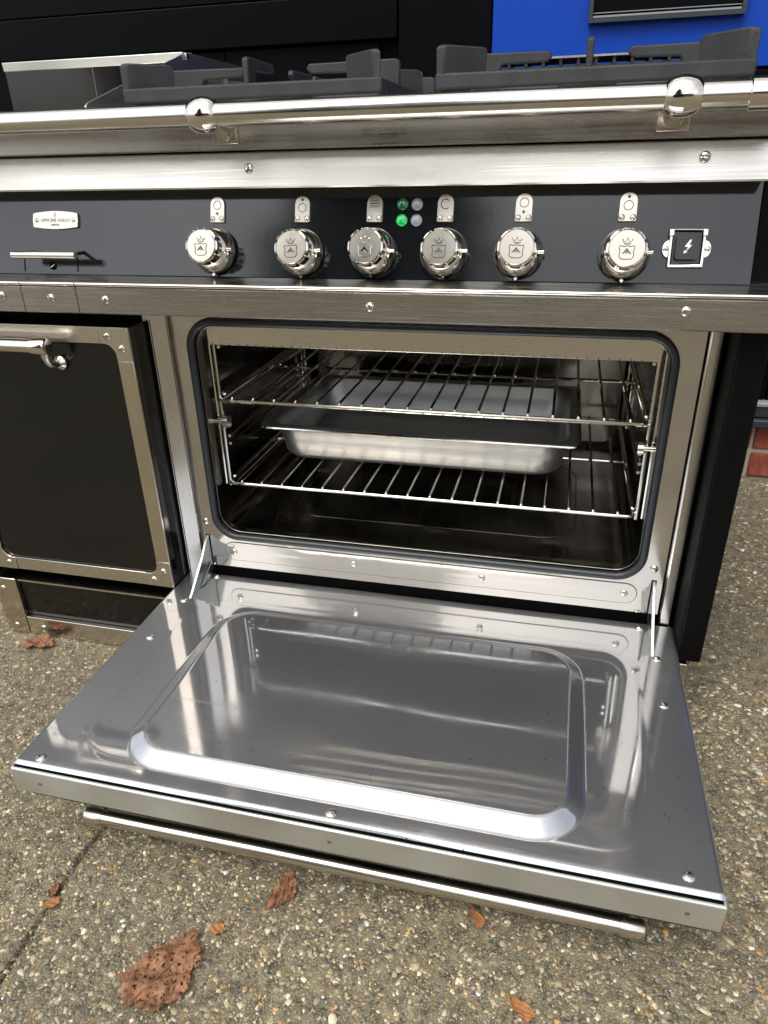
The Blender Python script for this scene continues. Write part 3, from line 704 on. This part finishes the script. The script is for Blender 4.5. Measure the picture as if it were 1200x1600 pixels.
    m = MB(); o_ = [(-.0195, -.0215), (.0195, -.0215), (.0195, .0205), (-.0195, .0205)]; i_ = [(-.0165, -.0185), (-.0165, .0190), (.0165, .0190), (.0165, -.0185)]
    m.prism(o_, 0, .0055, [i_]); put('switch_guard', (m, M['polish']), sw, local=True, bevel=.0007)
    for s in (-1, 1):
        m = MB(); m.prism([(s*.0196, -.0105)] + [(s*(.0196 + .0068*math.cos(R(a))), -.001 + .0095*math.sin(R(a))) for a in range(-80, 81, 16)] + [(s*.0196, .0085)], 0, .0035); put('guard_ear', (m, M['polish']), sw, local=True, bevel=.0005)
        screw(sw, (s*.0228, -.001, .003), 0, .5, local=True)
        m = MB(); m.box(s*.018 - .0025, s*.018 + .0025, .0125, .0200, .004, .0085); put('guard_lug', (m, M['polish']), sw, local=True, bevel=.0006)
    m = MB(); z_ = .0086
    m.prism([(.0022, .0082), (.0042, .0082), (.0018, .0022), (.0050, .0022), (-.0012, -.0048), (.0008, .0002), (-.0030, .0002)], z_, z_ + .0003)
    m.prism([(-.0034, -.0072), (-.0028, -.0032), (.0006, -.0052)], z_, z_ + .0003); put('bolt_symbol', (m, M['white']), sw, local=True)
    # end cheeks beside the panel
    mb = MB(); mb.box(.2045, XR - .002, -.004, .30, W(-.14), W(.005)); put('end_cheek', (mb, M['blackpaint']), CK, bevel=.002)
    mb = MB(); mb.box(XL + .002, XL + .029, -.004, .30, W(-.14), W(.005)); put('end_cheek', (mb, M['blackpaint']), CK, bevel=.002)
control()

def trims():
    # lower trim with a bullnose, in three lengths
    prof = [(.0, W(-.1392)), (-.086, W(-.1405))] + [(-.0875 - .0030*math.sin(R(a)), W(-.1427) + .0024*math.cos(R(a))) for a in range(10, 171, 20)] + [(-.0868, W(-.1455)), (-.0885, W(-.1462)), (-.0900, W(-.1475)), (-.0900, W(-.1795)), (-.0885, W(-.1812)), (-.05, W(-.1812)), (-.0035, W(-.1812)), (.0, W(-.16))]
    tr = None
    for a, b in ((XL - .003, -.7248), (-.7236, -.6395), (-.6383, XR + .004)):
        mb = MB(); mb.prism_x(prof, a, b); tr = put('lower_trim', mb.mesh('lower_trim', M['trim'], ang=15), CK)
        for x, z in ((-.7573, -.1600), (-.6791, -.1618), (-.5956, -.1626), (-.2307, -.1632), (.1311, -.1596), (-.93, -.16)):
            if a < x < b: screw(tr, (x, -.0900, W(z)), FRONT, .88)
        mb = MB(); mb.prism_x([(-.0862, W(-.1402))] + [(-.0876 - .0034*math.sin(R(q)), W(-.1427) + .0027*math.cos(R(q))) for q in range(0, 181, 15)] + [(-.0862, W(-.1453))], a, b); put('bullnose', (mb, M['polish']), tr)
    # fascia band, leaning back a little
    prof = [(-.0275, W(-.0315)), (-.0285, W(-.0295)), (-.0175, W(.0085)), (-.016, W(.0098)), (.004, W(.0098)), (.004, W(-.0315))]
    mb = MB(); mb.prism_x(prof, XL + .028, .2015); fa = put('fascia', (mb, M['brushed']), CK)
    for x, z in ((-.4015, -.0088), (.1345, -.0069), (-.88, -.009)): screw(fa, (x, -.0222, W(z)), FRONT - 16, .95)
    # upper apron behind the rail
    prof = [(-.020, W(.0115)), (-.0285, W(.0118)), (-.0305, W(.0132)), (-.0305, W(.0155)), (-.0295, W(.055)), (-.026, W(.058)), (.02, W(.058)), (.02, W(.0115))]
    mb = MB(); mb.prism_x(prof, XL + .022, .2075); ap = put('apron', mb.mesh('apron', M['apron'], ang=20), CK)
    mb = MB(); mb.box(XL + .03, .2, -.015, .0, W(.0100), W(.0113)); put('shadow_gap', (mb, M['dark']), CK)
    # hob top
    mb = MB(); mb.box(XL + .022, .2075, .0205, .62, W(.0505), W(.0575)); put('hob_top', (mb, M['nickel']), CK)
    # towel rail: tube, spheres, posts, base plates
    yr, zr = -.083, W(.0478)
    mb = MB(); mb.tube([(XL + .01, yr, zr), (.2, yr, zr)], .0128, 28); rl = put('towel_rail', (mb, M['chrome_bar']), CK)
    for x in (-.4245, .0958, -.86):
        prof = [(0.0128*math.cos(0)*0 + .0122, -.0178), (.0150, -.0160), (.0176, -.0105), (.0192, -.0035), (.0192, .0035), (.0176, .0105), (.0150, .0160), (.0122, .0178)]
        mb = MB(); mb.lathe(prof, 36, f=lambda a, b, c, x=x: (x + c, yr + a, zr + b)); put('rail_ball', (mb, M['polish']), rl)
        mb = MB(); a = Vector((x, yr, zr)); b = Vector((x, -.029, W(.0312)))
        mb.tube([a, a.lerp(b, .3), a.lerp(b, .62), a.lerp(b, .75), a.lerp(b, .86), b], [.0085, .0085, .0075, .0095, .0110, .0110], 20); put('rail_post', (mb, M['polish']), rl)
        me = MB(); me.prism([(-.0165, -.0120), (.0165, -.0120), (.0165, .0150), (-.0165, .0150)], 0, .0028); put('post_plate', (me, M['nickel']), rl, (x, -.0298, W(.0305)), rotX(88.5), bevel=.0008)
    for x in (XL - .006, .156):
        mb = MB(); mb.tube([(x + q, yr, zr) for q in (0, .001, .052, .053)], [.0136, .0150, .0150, .0136], 28); put('rail_sleeve', (mb, M['polish']), rl)
trims()

# ---- griddle guard on the hob's left
def guard():
    zt = W(.160); x1 = -.640
    prof = [(.012, W(.058)), (.012, W(.0695)), (.018, W(.0735)), (.313, zt), (.323, zt + .001), (.60, zt + .001), (.60, W(.058))]
    mb = MB(); mb.prism_x(prof, x1 - .003, x1); g = put('griddle_guard', (mb, M['liner']), CK, bevel=.0006)
    mb = MB(); mb.box(-.989, x1 - .0035, .313, .330, W(.058), W(.1475)); put('guard_back', (mb, M['blackglass']), g)
    mb = MB(); mb.box(-.8160, -.8148, .3122, .3140, W(.0585), W(.1474)); put('back_seam', (mb, M['cavity']), g)
    mb = MB(); mb.prism_x([(.311, W(.1475)), (.309, W(.161)), (.345, W(.163)), (.345, W(.1475))], -.990, x1 - .0035); put('guard_flange', (mb, M['lip']), g, bevel=.001)
    mb = MB(); mb.box(x1, x1 + .004, .308, .318, zt - .010, zt - .001); put('guard_clip', (mb, M['polish']), g, bevel=.001)
guard()

# ---- rear flue grille
def flue():
    zt = W(.1465); zb = W(.0576)
    mb = MB(); mb.box(-.20, .20, .505, .60, zb, W(.1335)); fl = put('flue', (mb, M['iron']), CK)
    mb = MB(); mb.box(-.20, .20, .498, .60, zt - .003, zt); put('flue_cap', (mb, M['brushed']), fl)
    for i in range(14):
        x = -.19 + i*.029
        m = MB(); m.box(x, x + .005, .503, .60, W(.1336), zt - .0031); put('flue_bar', (m, M['iron']), fl)
flue()

# ---- cast iron pan supports
def grate(name_label, cx, y0):
    w, dp = .181, .262; zb, zt, zf = W(.0725), W(.0900), W(.1195)
    t = thing('pan_support', (cx, y0 + dp/2, W(.0575)), name_label, 'pan support', 'cast iron pan supports on the hob')
    xa, xb, ya, yb = cx - w, cx + w, y0, y0 + dp; k = .0065
    def bar(nm, *b): 
        m = MB(); m.box(*b); return put(nm, (m, M['iron']), t, bevel=.0028)
    bar('frame_bar', xa, xb, ya, ya + 2*k, zb, zt); bar('frame_bar', xa, xb, yb - 2*k, yb, zb, zt)
    bar('frame_bar', xa + .0003, xa + 2*k, ya + 2*k - .001, yb - 2*k + .001, zb + .0004, zt - .0004); bar('frame_bar', xb - 2*k, xb - .0003, ya + 2*k - .001, yb - 2*k + .001, zb + .0004, zt - .0004)
    # tall corner wings, each set along the side bars and turned inwards
    for sx, xx in ((1, xa), (-1, xb)):
        for sy, yy in ((1, ya), (-1, yb)):
            f = lambda u, v, q, xx=xx, sx=sx, yy=yy, sy=sy: (xx + sx*(.0005 + q + u*.75), yy + sy*(.0008 + u*.66), v)
            m = MB(); m.prism([(0, zt - .006), (.062, zt - .006), (.064, zf - .004), (.061, zf - .0005), (.004, zf), (.0, zf - .003)], 0, .0105, (), f); put('corner_wing', (m, M['iron']), t, bevel=.002)
            m = MB(); m.box(xx + sx*.004 - .005, xx + sx*.004 + .005, yy + sy*.03 - .008, yy + sy*.03 + .008, W(.0573), zb + .003); put('foot', (m, M['iron']), t, bevel=.001)
    # centre fingers pointing in
    for sy, yy in ((1, ya), (-1, yb)):
        f = lambda u, v, q, yy=yy, sy=sy: (cx + q, yy + sy*(.001 + u), v)
        m = MB(); m.prism([(0, zt - .004), (.020, zt - .004), (.024, zt + .006), (.030, zf - .014), (.088, zf - .013), (.094, zf - .007), (.090, zf - .001), (.006, zf), (.0, zf - .003)], -.0042, .0042, (), f); put('finger', (m, M['iron']), t, bevel=.002)
    for sx, xx in ((1, xa), (-1, xb)):
        f = lambda u, v, q, xx=xx, sx=sx: (xx + sx*(.001 + u), y0 + dp*.42 + q, v)
        m = MB(); m.prism([(0, zt - .004), (.062, zt - .004), (.064, zt + .004), (.070, zf - .014), (.128, zf - .013), (.134, zf - .007), (.130, zf - .001), (.006, zf), (.0, zf - .003)], -.0042, .0042, (), f); put('finger', (m, M['iron']), t, bevel=.002)
grate('black cast iron pan support beside the griddle guard, front row', -.4255, .05)
grate('black cast iron pan support by the right end of the rail, front row', .003, .05)
grate('black cast iron pan support behind another, beside the griddle guard', -.4255, .322)
def burner(x, y, label):
    t = thing('gas_burner', (x, y, W(.0575)), label, 'burner', 'gas burners under the pan supports')
    m = MB(); m.lathe([(.052, 0), (.05, .010), (.044, .012), (.042, .018), (.030, .019)], 28); put('burner_ring', (m, M['nickel']), t, (x, y, W(.0575)))
    m = MB(); m.lathe([(.036, .019), (.038, .021), (.037, .026), (.03, .028), (.001, .0285)], 28); put('burner_cap', (m, M['iron']), t, (x, y, W(.0575)))
burner(-.4255, .181, 'round gas burner under the front pan support beside the griddle guard')
burner(.003, .181, 'round gas burner under the pan support at the right of the hob')
burner(-.4255, .453, 'round gas burner under the rear pan support')

# ---------------------------------------------------------------- fallen leaves
def leaf(pos, ln, wd, rot, label, mat, seed, holes=.1, curl=.012, folded=0):
    g = random.Random(seed); nx, ny = (96, 72) if ln > .05 else (34, 26)
    ph = [g.uniform(0, 6.3) for _ in range(10)]
    mb = MB(); idx = {}; vs = []
    def inside(u, v):
        a = math.atan2(v, u); r = math.hypot(u, v)
        return r < .80 + .09*math.sin(3*a + ph[0]) + .05*math.sin(7*a + ph[1]) + .03*math.sin(13*a + ph[2]) + .03*math.sin(31*a + ph[3]) + .025*math.sin(53*a + ph[1])
    def hgt(u, v):
        return (.35*math.sin(4*u + ph[4])*math.cos(5*v + ph[5]) + .3*math.sin(9*u + 6*v + ph[6]) + .25*math.sin(13*v - 7*u + ph[7]) + .2*math.sin(21*u + ph[8])*math.sin(19*v + ph[9]) - .5*math.exp(-(v/.06)**2)*.6)
    for j in range(ny+1):
        for i in range(nx+1):
            u, v = -1 + 2*i/nx, -1 + 2*j/ny
            du, dv = g.uniform(-.018, .018), g.uniform(-.018, .018)
            h = curl*(.5 + .38*hgt(u, v)) + curl*.5*(u*u*.5 + v*v)*folded
            vs.append(((u + du)*ln/2, (v + dv)*wd/2, max(.0012, h)))
    fs = []
    for j in range(ny):
        for i in range(nx):
            u, v = -1 + 2*(i+.5)/nx, -1 + 2*(j+.5)/ny
            if not inside(u, v): continue
            if abs(v) > .06 and g.random() < holes*(1.2 if math.sin(23*u + 5*v + ph[1])*math.sin(27*v - 6*u + ph[2]) > .55 else .04): continue
            a = j*(nx+1)+i; fs.append((a, a+1, a+nx+2, a+nx+1))
    mb.add(vs, fs); me = mb.mesh('fallen_leaf', mat, ang=180)
    bm = bmesh.new(); bm.from_mesh(me); bmesh.ops.delete(bm, geom=[v for v in bm.verts if not v.link_faces], context='VERTS'); bm.to_mesh(me); bm.free()
    o = put('fallen_leaf', me, None, pos, (0, 0, R(rot)), solid=.0005); tag(o, label, 'leaf', 'dry leaves fallen on the concrete')
    m = MB(); m.tube([(-ln*.36, 0, curl*.45), (0, wd*.01, curl*.4), (ln*.36, 0, curl*.5)], [.0009, .0007, .0003], 6); put('midrib', (m, mat), o, local=True)
    return o
leaf((-.3525, -.564, 0), .112, .080, 62, 'large crumpled brown leaf full of holes, lying on the concrete near the joint', M['leaf'], 1, .5, .015)
leaf((-.2620, -.4447, 0), .060, .032, 75, 'small shrivelled brown leaf below the oven door handle', M['leaf'], 2, .3, .010)
leaf((-.0352, -.4289, 0), .028, .015, 125, 'tiny curled orange-brown leaf below the oven door, a hand from the handle end', M['leaf2'], 3, .0, .008, 1)
leaf((.0206, -.5138, 0), .036, .018, 150, 'small amber leaf scrap furthest out from the oven door', M['leaf2'], 4, .0, .008, 1)
leaf((-.8660, -.0900, 0), .068, .040, 15, 'folded tan leaf lying against the cooker plinth', M['leaf'], 5, .12, .012, 1)
leaf((-.5210, -.520, 0), .022, .016, 40, 'reddish leaf scrap caught in the slab joint', M['leaf2'], 6, .0, .006, 1)
leaf((-.5300, -.505, 0), .020, .013, 100, 'brown leaf fragment caught in the slab joint beside the reddish scrap', M['leaf'], 7, .0, .006, 1)
leaf((-.3170, -.505, 0), .022, .016, 20, 'little orange leaf scrap next to the large brown leaf', M['leaf2'], 9, .0, .006, 1)

# ---------------------------------------------------------------- across the yard, seen only as reflections
def conifer(x, y, h, rad):
    t = thing('conifer_tree', (x, y, 0), 'dark evergreen tree across the yard', 'tree')
    m = MB(); m.tube([(x, y, 0), (x + .05, y, h*.5), (x, y, h*.95)], [.16, .1, .02], 10); put('trunk', (m, M['bark']), t)
    g = np.random.default_rng(5); n = 16000
    hh = g.random(n)**.8; z = .5 + hh*(h - .5); rr = rad*(1 - hh)**.75*np.sqrt(g.random(n))*(1 + .25*np.sin(z*7)); a = g.uniform(0, 6.283, n)
    c = np.stack([x + rr*np.cos(a), y + rr*np.sin(a), z - rr*.2], 1)
    d1 = g.normal(size=(n, 3)); d1 /= np.linalg.norm(d1, axis=1)[:, None]; d2 = g.normal(size=(n, 3)); d2 /= np.linalg.norm(d2, axis=1)[:, None]
    s = g.uniform(.1, .3, (n, 1)); V = np.stack([c + d1*s, c - d1*s*.5 + d2*s*.4, c - d1*s*.5 - d2*s*.4], 1).reshape(-1, 3)
    me = bpy.data.meshes.new('crown'); me.from_pydata(V.tolist(), [], np.arange(3*n).reshape(-1, 3).tolist()); me.materials.append(M['needle']); put('crown', me, t)
conifer(-3.0, -10.2, 10.0, 3.0)
def outbuilding():
    t = thing('brick_outbuilding', (3.0, -13, 0), 'low red brick outbuilding with tiled roof across the yard', 'building')
    m = MB(); m.box(-9, 9, -15, -12.5, 0, 2.4); w = put('wall', (m, M['brick']), t)
    m = MB(); m.prism_x([(-12.2, 2.38), (-13.75, 3.4), (-15.3, 2.38)], -9.2, 9.2); put('roof', (m, M['tile']), t)
    for x in (-6, -2, 2.5, 6):
        m = MB(); m.box(x - .6, x + .6, -12.5, -12.44, .9, 2.0); f = put('window', (m, M['render']), t)
        m = MB(); m.box(x - .52, x + .52, -12.44, -12.43, .98, 1.92); put('pane', (m, M['pane']), f)
outbuilding()
